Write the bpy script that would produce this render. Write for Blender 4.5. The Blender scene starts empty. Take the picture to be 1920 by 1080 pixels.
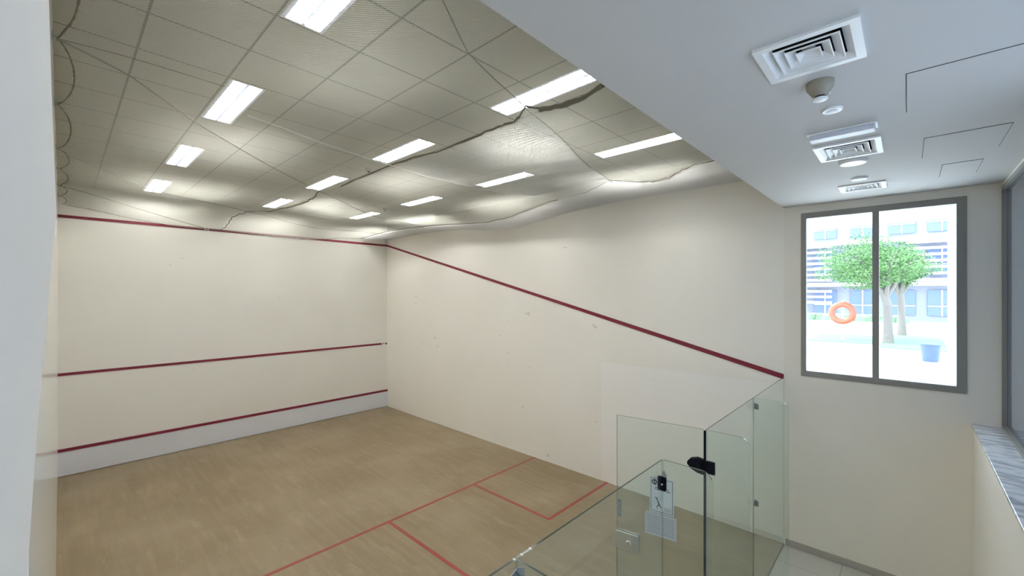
import bpy, bmesh, math, random
import numpy as np
from mathutils import Vector, Matrix
random.seed(7)
S = bpy.context.scene
COL = S.collection
PI = math.pi
W, L, CZ, GZ = 6.43, 9.72, 5.158, 4.335     # court width, length, court ceiling, gallery ceiling
RY = -1.66                                   # face of the low gallery wall under the sill
WY = -1.86                                   # plane of the long gallery window
GT = 2.15                                    # top of the glass back wall

# ---------------------------------------------------------------- camera, view, world, sun
cam = bpy.data.cameras.new('camera'); cam.sensor_width = 36; cam.lens = 792.77*36/1920
cam.shift_y = 9.6/1920; cam.clip_start = 0.004; cam.clip_end = 200
co = bpy.data.objects.new('camera', cam); COL.objects.link(co)
co.location = (0.04, -1.174, 3.237); co.rotation_euler = (PI/2, 0, -0.8177)
S.camera = co
S.view_settings.view_transform = 'Standard'; S.view_settings.look = 'None'
S.view_settings.gamma = 1; S.view_settings.use_curve_mapping = False
S.view_settings.exposure = 0.80
S.cycles.max_bounces = 12; S.cycles.transparent_max_bounces = 16
S.cycles.diffuse_bounces = 6; S.cycles.glossy_bounces = 4
S.cycles.caustics_reflective = False; S.cycles.caustics_refractive = False
S.cycles.sample_clamp_indirect = 6

TUBE = 69.0          # strength of the fluorescent tubes
SKY = 7.0
SUN = 5.0
w = bpy.data.worlds.new('sky'); S.world = w; w.use_nodes = True
bg = w.node_tree.nodes['Background']; bg.inputs[0].default_value = (0.68, 0.83, 1.0, 1); bg.inputs[1].default_value = SKY
sun = bpy.data.lights.new('sun', 'SUN'); sun.energy = SUN; sun.angle = 0.01; sun.color = (1, .97, .9)
so = bpy.data.objects.new('sun', sun); COL.objects.link(so)
so.rotation_euler = Vector((0.35, -0.5, -0.8)).to_track_quat('-Z', 'Y').to_euler(); so.location = (0, 0, 20)

# ---------------------------------------------------------------- material helpers
def mat(name, col, rough=.6, metal=0, spec=.5, emit=None, estr=0, bump=0, bscale=40, var=0, vscale=3, coat=0):
    m = bpy.data.materials.new(name); m.use_nodes = True
    nt = m.node_tree; b = nt.nodes['Principled BSDF']
    b.inputs['Base Color'].default_value = (*col, 1); b.inputs['Roughness'].default_value = rough
    b.inputs['Metallic'].default_value = metal; b.inputs['Specular IOR Level'].default_value = spec
    b.inputs['Coat Weight'].default_value = coat
    if emit: b.inputs['Emission Color'].default_value = (*emit, 1); b.inputs['Emission Strength'].default_value = estr
    tc = nt.nodes.new('ShaderNodeTexCoord')
    if bump:
        n = nt.nodes.new('ShaderNodeTexNoise'); n.inputs['Scale'].default_value = bscale; n.inputs['Detail'].default_value = 5
        nt.links.new(tc.outputs['Object'], n.inputs['Vector'])
        bp = nt.nodes.new('ShaderNodeBump'); bp.inputs['Strength'].default_value = bump; bp.inputs['Distance'].default_value = .01
        nt.links.new(n.outputs['Fac'], bp.inputs['Height']); nt.links.new(bp.outputs['Normal'], b.inputs['Normal'])
    if var:
        n = nt.nodes.new('ShaderNodeTexNoise'); n.inputs['Scale'].default_value = vscale; n.inputs['Detail'].default_value = 6
        nt.links.new(tc.outputs['Object'], n.inputs['Vector'])
        mx = nt.nodes.new('ShaderNodeMix'); mx.data_type = 'RGBA'
        mx.inputs[6].default_value = (*[c*(1-var) for c in col], 1); mx.inputs[7].default_value = (*[min(1, c*(1+var)) for c in col], 1)
        nt.links.new(n.outputs['Fac'], mx.inputs[0]); nt.links.new(mx.outputs[2], b.inputs['Base Color'])
    return m

def nodes(m): return m.node_tree.nodes, m.node_tree.links

def mixrgb(nt, fac, a, b):
    mx = nt.nodes.new('ShaderNodeMix'); mx.data_type = 'RGBA'
    for i, v in ((0, fac), (6, a), (7, b)):
        if hasattr(v, 'links'): nt.links.new(v, mx.inputs[i])
        elif i == 0: mx.inputs[0].default_value = v
        else: mx.inputs[i].default_value = (*v, 1)
    return mx.outputs[2]

def math_(nt, op, a, b=None):
    n = nt.nodes.new('ShaderNodeMath'); n.operation = op
    for i, v in enumerate((a, b)):
        if v is None: continue
        if hasattr(v, 'links'): nt.links.new(v, n.inputs[i])
        else: n.inputs[i].default_value = v
    return n.outputs[0]

def sepxyz(nt):
    tc = nt.nodes.new('ShaderNodeTexCoord'); s = nt.nodes.new('ShaderNodeSeparateXYZ')
    nt.links.new(tc.outputs['Object'], s.inputs[0]); return tc, s

PLASTER = (0.80, 0.78, 0.71)
def court_plaster(name, patch=False):
    """cream squash plaster: ball scuffs, and on the right wall a repainted whiter rectangle"""
    m = mat(name, PLASTER, rough=.5, bump=.05, bscale=25)
    nt = m.node_tree; b = nt.nodes['Principled BSDF']; tc, s = sepxyz(nt)
    n = nt.nodes.new('ShaderNodeTexNoise'); n.inputs['Scale'].default_value = 1.1; n.inputs['Detail'].default_value = 4
    nt.links.new(tc.outputs['Object'], n.inputs['Vector'])
    c = mixrgb(nt, n.outputs['Fac'], *(((0.85, 0.82, 0.745), (0.89, 0.875, 0.82)) if patch else ((0.78, 0.757, 0.685), (0.84, 0.825, 0.765))))
    sc = nt.nodes.new('ShaderNodeTexNoise'); sc.inputs['Scale'].default_value = 5.5; sc.inputs['Detail'].default_value = 3
    mp = nt.nodes.new('ShaderNodeMapping'); mp.inputs['Scale'].default_value = (1, .6, 1.3)
    nt.links.new(tc.outputs['Object'], mp.inputs[0]); nt.links.new(mp.outputs[0], sc.inputs['Vector'])
    f = math_(nt, 'MULTIPLY', math_(nt, 'GREATER_THAN', sc.outputs['Fac'], .735), .45)
    c = mixrgb(nt, f, c, (0.52, 0.45, 0.37))
    if patch:
        a = math_(nt, 'LESS_THAN', s.outputs[1], 2.694); z = math_(nt, 'LESS_THAN', s.outputs[2], 2.05)
        f = math_(nt, 'MULTIPLY', a, z)
        c = mixrgb(nt, math_(nt, 'MULTIPLY', f, .85), c, (0.90, 0.885, 0.85))
    nt.links.new(c, b.inputs['Base Color'])
    return m

M = {}
M['court'] = court_plaster('court_plaster')
M['court_right'] = court_plaster('court_plaster_right', True)
M['court_left'] = mat('court_plaster_left_sheen', PLASTER, rough=.17, spec=.45)
M['gallery'] = mat('gallery_paint', (0.84, 0.80, 0.72), rough=.6, bump=.04, bscale=60, var=.02)
M['gallery_left'] = mat('gallery_paint_left', (0.83, 0.80, 0.74), rough=.7, var=.02)
M['gyp'] = mat('gypsum_ceiling', (0.62, 0.615, 0.61), rough=.75, var=.02, vscale=1)
M['white'] = mat('white_enamel', (0.86, 0.87, 0.88), rough=.35)
M['frame'] = mat('grey_powder_coated_metal', (0.27, 0.265, 0.245), rough=.5)
M['tin'] = mat('tin_white_panel', (0.72, 0.73, 0.77), rough=.35, var=.03)
M['red'] = mat('crimson_line', (0.17, 0.008, 0.024), rough=.45)
M['redfloor'] = mat('floor_line_red', (0.28, 0.04, 0.028), rough=.4)
M['black'] = mat('black_plastic', (0.006, 0.007, 0.010), rough=.6, spec=.08)
M['gap'] = mat('dark_gap', (0.03, 0.035, 0.04), rough=.9)
M['chrome'] = mat('brushed_steel', (0.78, 0.78, 0.77), rough=.32, metal=1)
M['zinc'] = mat('grey_zinc', (0.33, 0.34, 0.36), rough=.4, metal=.7)
M['rope'] = mat('olive_rope', (0.16, 0.145, 0.11), rough=.9)
M['cord'] = mat('thin_grey_cord', (0.27, 0.26, 0.22), rough=.8)
M['cordlight'] = mat('pale_cord', (0.75, 0.73, 0.66), rough=.8)
M['net'] = mat('nylon_net_grey', (0.50, 0.50, 0.44), rough=.8)
M['netwhite'] = mat('nylon_net_white', (0.84, 0.84, 0.82), rough=.8)
M['beige'] = mat('aged_beige_plastic', (0.30, 0.275, 0.225), rough=.5)
M['edge'] = mat('glass_edge', (0.05, 0.075, 0.062), rough=.12, spec=.8)
M['tube'] = mat('fluorescent_tube', (1, 1, 1), emit=(1.0, .985, 0.95), estr=TUBE)
M['louvre'] = mat('aluminium_louvre', (0.85, 0.87, 0.92), rough=.3)
M['marble'] = mat('marble_sill', (0.6, 0.63, 0.67), rough=.22)
M['paper'] = mat('notice_paper', (0.62, 0.65, 0.66), rough=.6)
M['paper2'] = mat('plastic_sleeve', (0.50, 0.51, 0.54), rough=.3)
M['ink'] = mat('printed_ink', (0.03, 0.035, 0.04), rough=.6)
M['inkgrey'] = mat('grey_print', (0.27, 0.28, 0.31), rough=.6)
M['label'] = mat('grey_sticker', (0.27, 0.27, 0.24), rough=.5)
M['skirt'] = mat('tile_skirting', (0.42, 0.39, 0.35), rough=.4)

def ceiling_tiles():
    m = mat('mineral_fibre_tiles', (0.70, 0.70, 0.66), rough=.85)
    nt = m.node_tree; b = nt.nodes['Principled BSDF']; tc, s = sepxyz(nt)
    fs = []
    for ax, off in ((0, 0.452), (1, 2.02)):
        t = math_(nt, 'MULTIPLY', math_(nt, 'SUBTRACT', s.outputs[ax], off-6.1-.012), 1/.61)
        fr = math_(nt, 'FRACT', t); fs.append(math_(nt, 'LESS_THAN', fr, .028))
    f = math_(nt, 'MAXIMUM', fs[0], fs[1])
    n = nt.nodes.new('ShaderNodeTexNoise'); n.inputs['Scale'].default_value = 2; nt.links.new(tc.outputs['Object'], n.inputs['Vector'])
    c = mixrgb(nt, n.outputs['Fac'], (0.48, 0.475, 0.42), (0.53, 0.525, 0.47))
    nt.links.new(mixrgb(nt, f, c, (0.22, 0.22, 0.195)), b.inputs['Base Color']); return m
M['tiles'] = ceiling_tiles()
nt = M['louvre'].node_tree; tr = nt.nodes.new('ShaderNodeBsdfTranslucent'); tr.inputs[0].default_value = (.82, .87, 1, 1)
mx = nt.nodes.new('ShaderNodeMixShader'); mx.inputs[0].default_value = .3; ou = nt.nodes['Material Output']
nt.links.new(nt.nodes['Principled BSDF'].outputs[0], mx.inputs[1]); nt.links.new(tr.outputs[0], mx.inputs[2]); nt.links.new(mx.outputs[0], ou.inputs[0])

def wood():
    m = mat('maple_strip_floor', (.4, .3, .2), rough=.38, spec=.4)
    nt = m.node_tree; b = nt.nodes['Principled BSDF']; tc, s = sepxyz(nt)
    mp = nt.nodes.new('ShaderNodeMapping'); mp.inputs['Rotation'].default_value = (0, 0, PI/2)
    nt.links.new(tc.outputs['Object'], mp.inputs[0])
    br = nt.nodes.new('ShaderNodeTexBrick'); br.inputs['Scale'].default_value = 1
    br.inputs['Brick Width'].default_value = .62; br.inputs['Row Height'].default_value = .058
    br.inputs['Mortar Size'].default_value = .0012; br.inputs['Mortar Smooth'].default_value = .2; br.offset = .37; br.offset_frequency = 3
    br.inputs['Color1'].default_value = (0, 0, 0, 1); br.inputs['Color2'].default_value = (1, 1, 1, 1); br.inputs['Mortar'].default_value = (.45, .45, .45, 1)
    nt.links.new(mp.outputs[0], br.inputs['Vector'])
    mp2 = nt.nodes.new('ShaderNodeMapping'); mp2.inputs['Scale'].default_value = (22, 1.6, 1)
    nt.links.new(tc.outputs['Object'], mp2.inputs[0])
    g = nt.nodes.new('ShaderNodeTexNoise'); g.inputs['Scale'].default_value = 1; g.inputs['Detail'].default_value = 7
    nt.links.new(mp2.outputs[0], g.inputs['Vector'])
    big = nt.nodes.new('ShaderNodeTexNoise'); big.inputs['Scale'].default_value = .9; big.inputs['Detail'].default_value = 5
    nt.links.new(tc.outputs['Object'], big.inputs['Vector'])
    c = mixrgb(nt, br.outputs['Color'], (0.226, 0.168, 0.092), (0.278, 0.208, 0.117))
    c = mixrgb(nt, math_(nt, 'MULTIPLY', g.outputs['Fac'], .55), c, (0.190, 0.147, 0.085))
    r = nt.nodes.new('ShaderNodeMapRange'); r.inputs[1].default_value = .42; r.inputs[2].default_value = .7
    nt.links.new(big.outputs['Fac'], r.inputs[0])
    c = mixrgb(nt, math_(nt, 'MULTIPLY', r.outputs[0], .45), c, (0.375, 0.305, 0.205))
    c = mixrgb(nt, math_(nt, 'MULTIPLY', br.outputs['Fac'], .26), c, (0.12, 0.09, 0.055))
    # chalky scuffs stretched along the boards
    mp3 = nt.nodes.new('ShaderNodeMapping'); mp3.inputs['Scale'].default_value = (3.2, .55, 1)
    nt.links.new(tc.outputs['Object'], mp3.inputs[0])
    sc = nt.nodes.new('ShaderNodeTexNoise'); sc.inputs['Scale'].default_value = 2.2; sc.inputs['Detail'].default_value = 8; sc.inputs['Roughness'].default_value = .7
    nt.links.new(mp3.outputs[0], sc.inputs['Vector'])
    r2 = nt.nodes.new('ShaderNodeMapRange'); r2.inputs[1].default_value = .54; r2.inputs[2].default_value = .72
    nt.links.new(sc.outputs['Fac'], r2.inputs[0])
    c = mixrgb(nt, math_(nt, 'MULTIPLY', r2.outputs[0], .33), c, (0.44, 0.37, 0.255))
    nt.links.new(c, b.inputs['Base Color']); return m
M['wood'] = wood()

def brick_mat(name, bw, rh, c1, c2, mort, ms=.004, rough=.35, vary=0):
    m = mat(name, c1, rough=rough); nt = m.node_tree; b = nt.nodes['Principled BSDF']; tc, s = sepxyz(nt)
    br = nt.nodes.new('ShaderNodeTexBrick'); br.inputs['Scale'].default_value = 1; br.offset = 0
    br.inputs['Brick Width'].default_value = bw; br.inputs['Row Height'].default_value = rh; br.inputs['Mortar Size'].default_value = ms
    br.inputs['Color1'].default_value = (*c1, 1); br.inputs['Color2'].default_value = (*c2, 1); br.inputs['Mortar'].default_value = (*mort, 1)
    nt.links.new(tc.outputs['Object'], br.inputs['Vector']); nt.links.new(br.outputs['Color'], b.inputs['Base Color']); return m
M['tilefloor'] = brick_mat('gallery_floor_tiles', .6, .6, (0.52, 0.51, 0.47), (0.56, 0.55, 0.50), (0.33, 0.32, 0.29))
M['paving'] = brick_mat('pale_paving', .6, .6, (0.72, 0.70, 0.66), (0.76, 0.74, 0.70), (0.5, 0.5, 0.48), rough=.8)

nt = M['marble'].node_tree; tc, s = sepxyz(nt)
mp = nt.nodes.new('ShaderNodeMapping'); mp.inputs['Scale'].default_value = (9, 2.5, 1); nt.links.new(tc.outputs['Object'], mp.inputs[0])
n = nt.nodes.new('ShaderNodeTexNoise'); n.inputs['Scale'].default_value = 1; n.inputs['Detail'].default_value = 8; n.inputs['Distortion'].default_value = 1.5
nt.links.new(mp.outputs[0], n.inputs['Vector']); r = nt.nodes.new('ShaderNodeMapRange'); r.inputs[1].default_value = .42; r.inputs[2].default_value = .62
nt.links.new(n.outputs['Fac'], r.inputs[0])
nt.links.new(mixrgb(nt, r.outputs[0], (0.74, 0.77, 0.81), (0.36, 0.39, 0.43)), nt.nodes['Principled BSDF'].inputs['Base Color'])

def glass(name, tint, f0=1.5, haze=0.0, hazecol=(.6, .7, .66)):
    """thin clear sheet: transmits straight through with a tint, reflects by Fresnel, plus a share of diffuse haze"""
    m = bpy.data.materials.new(name); m.use_nodes = True; nt = m.node_tree; nt.nodes.clear()
    o = nt.nodes.new('ShaderNodeOutputMaterial'); t = nt.nodes.new('ShaderNodeBsdfTransparent'); t.inputs[0].default_value = (*tint, 1)
    g = nt.nodes.new('ShaderNodeBsdfGlossy'); g.inputs['Roughness'].default_value = 0.0; g.inputs[0].default_value = (1, 1, 1, 1)
    fr = nt.nodes.new('ShaderNodeFresnel'); fr.inputs[0].default_value = f0
    d = nt.nodes.new('ShaderNodeBsdfDiffuse'); d.inputs[0].default_value = (*hazecol, 1)
    m1 = nt.nodes.new('ShaderNodeMixShader'); m1.inputs[0].default_value = haze
    nt.links.new(t.outputs[0], m1.inputs[1]); nt.links.new(d.outputs[0], m1.inputs[2])
    geo = nt.nodes.new('ShaderNodeNewGeometry')
    f = math_(nt, 'MULTIPLY', fr.outputs[0], math_(nt, 'SUBTRACT', 1.0, geo.outputs['Backfacing']))
    m2 = nt.nodes.new('ShaderNodeMixShader'); nt.links.new(f, m2.inputs[0])
    nt.links.new(m1.outputs[0], m2.inputs[1]); nt.links.new(g.outputs[0], m2.inputs[2]); nt.links.new(m2.outputs[0], o.inputs[0])
    return m
M['glass'] = glass('toughened_glass', (0.945, 0.972, 0.958), haze=.03)
M['edge_side'] = glass('glass_vertical_edge', (0.76, 0.84, 0.80), haze=.07, hazecol=(.3, .4, .35))
M['pane'] = glass('window_pane', (0.97, 0.985, 0.99), haze=.02, hazecol=(.9, .93, 1))
M['film_light'] = glass('light_film_pane', (0.53, 0.56, 0.61), haze=.2, hazecol=(.5, .55, .6))
M['film'] = glass('frosted_film_pane', (0.20, 0.225, 0.26), haze=.3, hazecol=(.25, .28, .32))

# ---------------------------------------------------------------- mesh helpers
class MB:
    def __init__(s): s.v = []; s.f = []; s.mi = []
    def add(s, vs, fs, mi=0):
        o = len(s.v); s.v += [tuple(v) for v in vs]; s.f += [tuple(i+o for i in f) for f in fs]; s.mi += [mi]*len(fs)
    def box(s, a, b, mi=0, M_=None):
        x0, y0, z0 = a; x1, y1, z1 = b
        vs = [Vector(p) for p in ((x0,y0,z0),(x1,y0,z0),(x1,y1,z0),(x0,y1,z0),(x0,y0,z1),(x1,y0,z1),(x1,y1,z1),(x0,y1,z1))]
        if M_: vs = [M_ @ v for v in vs]
        s.add(vs, [(0,3,2,1),(4,5,6,7),(0,1,5,4),(1,2,6,5),(2,3,7,6),(3,0,4,7)], mi)
    def prism(s, poly, h0, h1, axis=2, mi=0, side=None, M_=None):
        """polygon (a,b) extruded h0..h1 along axis; side = material of the rim"""
        n = len(poly)
        def P(a, b, h): return Vector({2: (a, b, h), 1: (a, h, b), 0: (h, a, b)}[axis])
        vs = [P(a, b, h0) for a, b in poly]+[P(a, b, h1) for a, b in poly]
        if M_: vs = [M_ @ v for v in vs]
        s.add(vs, [tuple(range(n))[::-1], tuple(range(n, 2*n))], mi)
        s.add(vs, [(i, (i+1) % n, n+(i+1) % n, n+i) for i in range(n)], mi if side is None else side)
    def tube(s, pts, r, n=8, cap=True, mi=0):
        pts = [Vector(p) for p in pts]; rs = r if isinstance(r, (list, tuple)) else [r]*len(pts)
        vs = []
        for i, p in enumerate(pts):
            t = (pts[min(i+1, len(pts)-1)]-pts[max(i-1, 0)]).normalized()
            u = t.cross(Vector((0, 0, 1)));  u = u if u.length > .05 else t.cross(Vector((1, 0, 0)))
            u.normalize(); q = t.cross(u)
            vs += [p+(u*math.cos(2*PI*k/n)+q*math.sin(2*PI*k/n))*rs[i] for k in range(n)]
        fs = [(i*n+k, i*n+(k+1) % n, (i+1)*n+(k+1) % n, (i+1)*n+k) for i in range(len(pts)-1) for k in range(n)]
        if cap: fs += [tuple(range(n))[::-1], tuple((len(pts)-1)*n+k for k in range(n))]
        s.add(vs, fs, mi)
    def lathe(s, prof, c, n=32, axis=2, mi=0, M_=None):
        """prof: list of (radius, height)"""
        vs = []
        for r_, h in prof:
            for k in range(n):
                a = 2*PI*k/n; x, y = r_*math.cos(a), r_*math.sin(a)
                p = {2: (x, y, h), 1: (x, h, y), 0: (h, x, y)}[axis]
                vs.append(Vector(c)+Vector(p))
        if M_: vs = [M_ @ v for v in vs]
        m_ = len(prof)
        fs = [(i*n+k, i*n+(k+1) % n, (i+1)*n+(k+1) % n, (i+1)*n+k) for i in range(m_-1) for k in range(n)]
        fs += [tuple(range(n))[::-1], tuple((m_-1)*n+k for k in range(n))]
        s.add(vs, fs, mi)
    def build(s, name, mats, parent=None, smooth=False, loc=None, bevel=0):
        me = bpy.data.meshes.new(name); me.from_pydata(s.v, [], s.f)
        for m in (mats if isinstance(mats, (list, tuple)) else [mats]): me.materials.append(m)
        if any(s.mi): me.polygons.foreach_set('material_index', s.mi)
        bm = bmesh.new(); bm.from_mesh(me); bmesh.ops.recalc_face_normals(bm, faces=bm.faces[:]); bm.to_mesh(me); bm.free()
        if smooth:
            me.polygons.foreach_set('use_smooth', [True]*len(me.polygons))
            me.set_sharp_from_angle(angle=math.radians(40))
        o = bpy.data.objects.new(name, me); COL.objects.link(o)
        if parent:
            o.parent = parent; o.matrix_parent_inverse = Matrix.Identity(4)
            # mesh is in world coordinates: shift into the parent's frame
            me.transform(world(parent).inverted())
        if bevel:
            b = o.modifiers.new('bevel', 'BEVEL'); b.width = bevel; b.segments = 2; b.limit_method = 'ANGLE'
        return o
def world(o):
    m = Matrix.LocRotScale(o.location, o.rotation_euler, None)
    return world(o.parent) @ m if o.parent else m
def tag(o, label=None, cat=None, group=None, kind=None):
    if label: o['label'] = label
    if cat: o['category'] = cat
    if group: o['group'] = group
    if kind: o['kind'] = kind
    return o
def thing(name, label, cat, loc=(0, 0, 0), rz=0, group=None):
    o = bpy.data.objects.new(name, None); COL.objects.link(o); o.location = loc; o.rotation_euler = (0, 0, rz); o.empty_display_size = .1
    return tag(o, label, cat, group)
def struct(name, mb, m, **k): return tag(mb.build(name, m, **k), kind='structure')
def copy_tree(o, parent=None):
    c = o.copy(); COL.objects.link(c); c.parent = parent
    for ch in [x for x in bpy.data.objects if x.parent == o]: copy_tree(ch, c)
    return c
def boxes(name, bs, m, parent=None, **k):
    mb = MB()
    for a, b in bs: mb.box(a, b)
    return mb.build(name, m, parent, **k)
def sbox(name, bs, m): return tag(boxes(name, bs, m), kind='structure')

# ---------------------------------------------------------------- the shell
sbox('floor', [((-.0, 0, -.1), (W, L, 0))], M['wood'])
sbox('floor_gallery', [((-.0, WY-.2, -.1), (W, 0, -.004))], M['tilefloor'])
sbox('wall_front', [((-.2, L, -.1), (W+.2, L+.2, CZ+.1))], M['court'])
sbox('wall_left', [((-.2, 0, -.1), (0, L, CZ+.1))], M['court_left'])
# gallery side of the left wall: plaster that bows out a little towards its end
prof = [(-.1, -.05), (2.5, -.004), (2.72, -.002), (2.9, .006), (3.09, .016), (3.17, .021), (3.31, .029), (3.35, .0325), (3.39, .034), (3.59, .0285), (3.79, .0245), (4.0, .02), (5.2, .01)]
ys = [0, -.04, -.12, -.3, -.6, -1.0, -1.4, -2.06]; fy = [1, 1, .97, .85, .6, .3, .1, 0]
mb = MB(); vs = []
for y, f in zip(ys, fy):
    for z, x in prof: vs.append((x*f if x > 0 else x, y, z))
n = len(prof)
fs = [(i*n+j, i*n+j+1, (i+1)*n+j+1, (i+1)*n+j) for i in range(len(ys)-1) for j in range(n-1)]
mb.add(vs, fs); k = len(vs)
back = [(-.2, y, z) for y in ys for z, x in prof]
mb.add(vs[:n]+back[:n], [(j, j+1, n+j+1, n+j) for j in range(n-1)])
mb.add(back, [f[::-1] for f in fs])
struct('wall_left_gallery', mb, M['gallery_left'], smooth=True)
sbox('wall_right', [((W, 0, -.1), (W+.2, L, CZ+.1))], M['court_right'])
# right wall of the gallery with its window opening
Y0, Y1, Z0, Z1 = -1.615, -.186, 2.195, 4.24
sbox('wall_right_gallery', [((W, WY-.2, -.1), (W+.2, 0, Z0)), ((W, WY-.2, Z1), (W+.2, 0, CZ+.1)), ((W, Y1, Z0), (W+.2, 0, Z1)), ((W, WY-.2, Z0), (W+.2, Y0, Z1))], M['gallery'])
sbox('wall_back', [((-.2, WY-.2, -.1), (W, RY, 1.875)), ((-.2, WY-.2, 1.875), (.6, WY, GZ)), ((-.2, WY-.2, 4.30), (W, WY, GZ+.1))], M['gallery_left'])
LX = (1.225, 3.215, 5.195); LY = (1.41, 3.86, 6.28, 8.70)
cb = []; xp = -.2
for x in LX+(W+.345,):
    cb.append(((xp, 0, CZ), (x-.145, L+.2, CZ+.1)))
    if x > W: break
    yp = 0
    for y in LY+(L+.795,):
        cb.append(((x-.145, yp, CZ), (x+.145, y-.595, CZ+.1))); yp = y+.595
    for y in LY: cb.append(((x-.145, y-.595, CZ+.055), (x+.145, y+.595, CZ+.1)))
    xp = x+.145
sbox('ceiling', cb, M['tiles'])
DF = [(2.375, -.845, .195, .190), (4.15, -.84, .225, .195), (5.67, -.83, .165, .185)]
cb = [((-.2, WY-.2, GZ+.15), (W+.2, 0, CZ+.1)), ((-.2, WY-.2, GZ), (W+.2, -1.04, GZ+.15)), ((-.2, -.64, GZ), (W+.2, 0, GZ+.15))]
xp = -.2
for cx_, cy_, hx_, hy_ in DF:
    cb.append(((xp, -1.04, GZ), (cx_-hx_+.035, -.64, GZ+.15)))
    cb += [((cx_-hx_+.035, -1.04, GZ), (cx_+hx_-.035, cy_-hy_+.035, GZ+.15)), ((cx_-hx_+.035, cy_+hy_-.035, GZ), (cx_+hx_-.035, -.64, GZ+.15))]
    xp = cx_+hx_-.035
cb.append(((xp, -1.04, GZ), (W+.2, -.64, GZ+.15)))
sbox('ceiling_gallery', cb, M['gyp'])
sbox('baseboard_right', [((W-.012, RY, 0), (W, -.02, .078))], M['skirt'])
sbox('baseboard_back', [((0.0, RY, 0), (W-.012, RY+.012, .078))], M['skirt'])

# court lines: red timber/paint lines on the walls, painted lines on the floor, white tin
LT = .05
sbox('trim_1', [((0, L-.012, 4.57), (2.12, L, 4.62)), ((2.20, L-.012, 4.57), (W, L, 4.62))], M['red'])
sbox('trim_2', [((0, L-.008, 1.775), (6.26, L, 1.825)), ((6.30, L-.008, 1.79), (6.33, L, 1.82)), ((6.37, L-.008, 1.775), (6.425, L, 1.82))], M['red'])
sbox('trim_3', [((0, L-.03, .435), (W, L, .485))], M['red'])
sbox('trim_4', [((0, L-.022, 0.012), (W, L, .435))], M['tin'])
for nm, x in (('trim_5', W),):
    s_ = -1
    mb = MB(); mb.prism([(0, 2.125), (L-.012, 4.57), (L-.012, 4.62), (0, 2.19)], x, x+s_*.008, axis=0)
    struct(nm, mb, M['red'])
SY = 4.194
sbox('trim_7', [((0, SY-.025, 0), (W, SY+.025, .0015))], M['redfloor'])
sbox('trim_8', [((W/2-.025, .0, 0), (W/2+.025, SY-.025, .0015))], M['redfloor'])
B = 1.612
sbox('trim_9', [((W-B-.025, SY-B-.025, 0), (W-B+.025, SY-.025, .0015)), ((W-B+.025, SY-B-.025, 0), (W, SY-B+.025, .0015))], M['redfloor'])
sbox('trim_10', [((B-.025, SY-B-.025, 0), (B+.025, SY-.025, .0015)), ((0, SY-B-.025, 0), (B-.025, SY-B+.025, .0015))], M['redfloor'])

# ---------------------------------------------------------------- right window
def winframe(name, fr, pane_boxes, fm, pm):
    r_ = bpy.data.objects.new(name, None); COL.objects.link(r_); tag(r_, kind='structure')
    for nm, bs in fr: boxes(nm, bs, fm, r_, bevel=.003)
    for i, bs in enumerate(pane_boxes): boxes('pane', [bs], pm[i], r_)
    return r_
fx0, fx1 = W-.012, W+.06
mY = -.90
winframe('window_1', [('window_frame', [((fx0, Y0, Z0), (fx1, Y0+.075, Z1)), ((fx0, Y1-.055, Z0), (fx1, Y1, Z1)), ((fx0+.001, Y0+.075, Z0), (fx1, Y1-.055, Z0+.07)), ((fx0+.001, Y0+.075, Z1-.07), (fx1, Y1-.055, Z1))]),
    ('mullion', [((fx0+.004, mY-.03, Z0+.07), (fx1, mY+.03, Z1-.07))])],
    [((W+.03, Y0+.07, Z0+.07), (W+.038, mY-.02, Z1-.07)), ((W+.03, mY+.02, Z0+.07), (W+.038, Y1-.05, Z1-.07))], M['frame'], [M['pane']]*2)
# long gallery window over the marble sill
w2 = winframe('window_2', [('window_frame', [((W-.02, WY-.05, 1.9), (W, WY+.01, 4.30)), ((.64, WY-.05, 1.9), (W-.02, WY+.012, 1.93)), ((.64, WY-.05, 4.26), (W-.02, WY+.01, 4.30)), ((.6, WY-.05, 1.9), (.64, WY+.01, 4.3))]),
    ('mullion', [((3.5, WY-.05, 1.93), (3.55, WY+.01, 4.26))])],
    [((.64, WY-.03, 1.93), (3.5, WY-.022, 4.26)), ((3.55, WY-.03, 1.93), (W-.02, WY-.022, 4.26))], M['frame'], [M['film_light'], M['film']])
sl = boxes('window_sill', [((0.0, WY-.0, 1.875), (W, RY+.012, 1.90))], M['marble'], bevel=.004); tag(sl, kind='structure')

# ---------------------------------------------------------------- glass back wall
def rounded(x0, z0, x1, z1, r, n=8, corner='r'):
    """outline in (y,z); rounded upper corner at x0 side"""
    pts = [(x1, z0), (x1, z1)]
    for k in range(n+1):
        a = PI/2+k*PI/2/n; pts.append((x0+r+r*math.cos(a), z1-r+r*math.sin(a)))
    pts.append((x0, z0)); return pts
GM = [M['glass'], M['edge'], M['edge_side']]
def soften(o):
    for p in o.data.polygons:
        if p.material_index == 1 and abs(p.normal.z) < .3: p.material_index = 2
    return o
gw = thing('glass_partition', 'clear frameless glass back wall of the court on upright fins, open at the doorway', 'glass wall', (W/2, 0, 0))
def pane_x(x0, x1, label, t=.010):
    mb = MB(); mb.prism([(x0, 0.0), (x1, 0.0), (x1, GT), (x0, GT)], -t/2, t/2, axis=1, side=1)
    return soften(mb.build('glass_panel', GM, gw))
FX = [1.315, 2.729, 3.55, 4.955]
pane_x(.004, FX[0]-.003, 'fixed glass panel of the back wall at the bottom edge, nearest the left wall')
pane_x(FX[0]+.003, FX[1]-.003, 'fixed glass panel of the back wall between silver bracket and doorway')
pane_x(FX[2]-.013, FX[3]-.001, 'fixed glass panel between the open glass door and the seam with round fittings')
pane_x(FX[3]+.001, W-.004, 'fixed glass panel touching the right court wall under the end of the red line')
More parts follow.
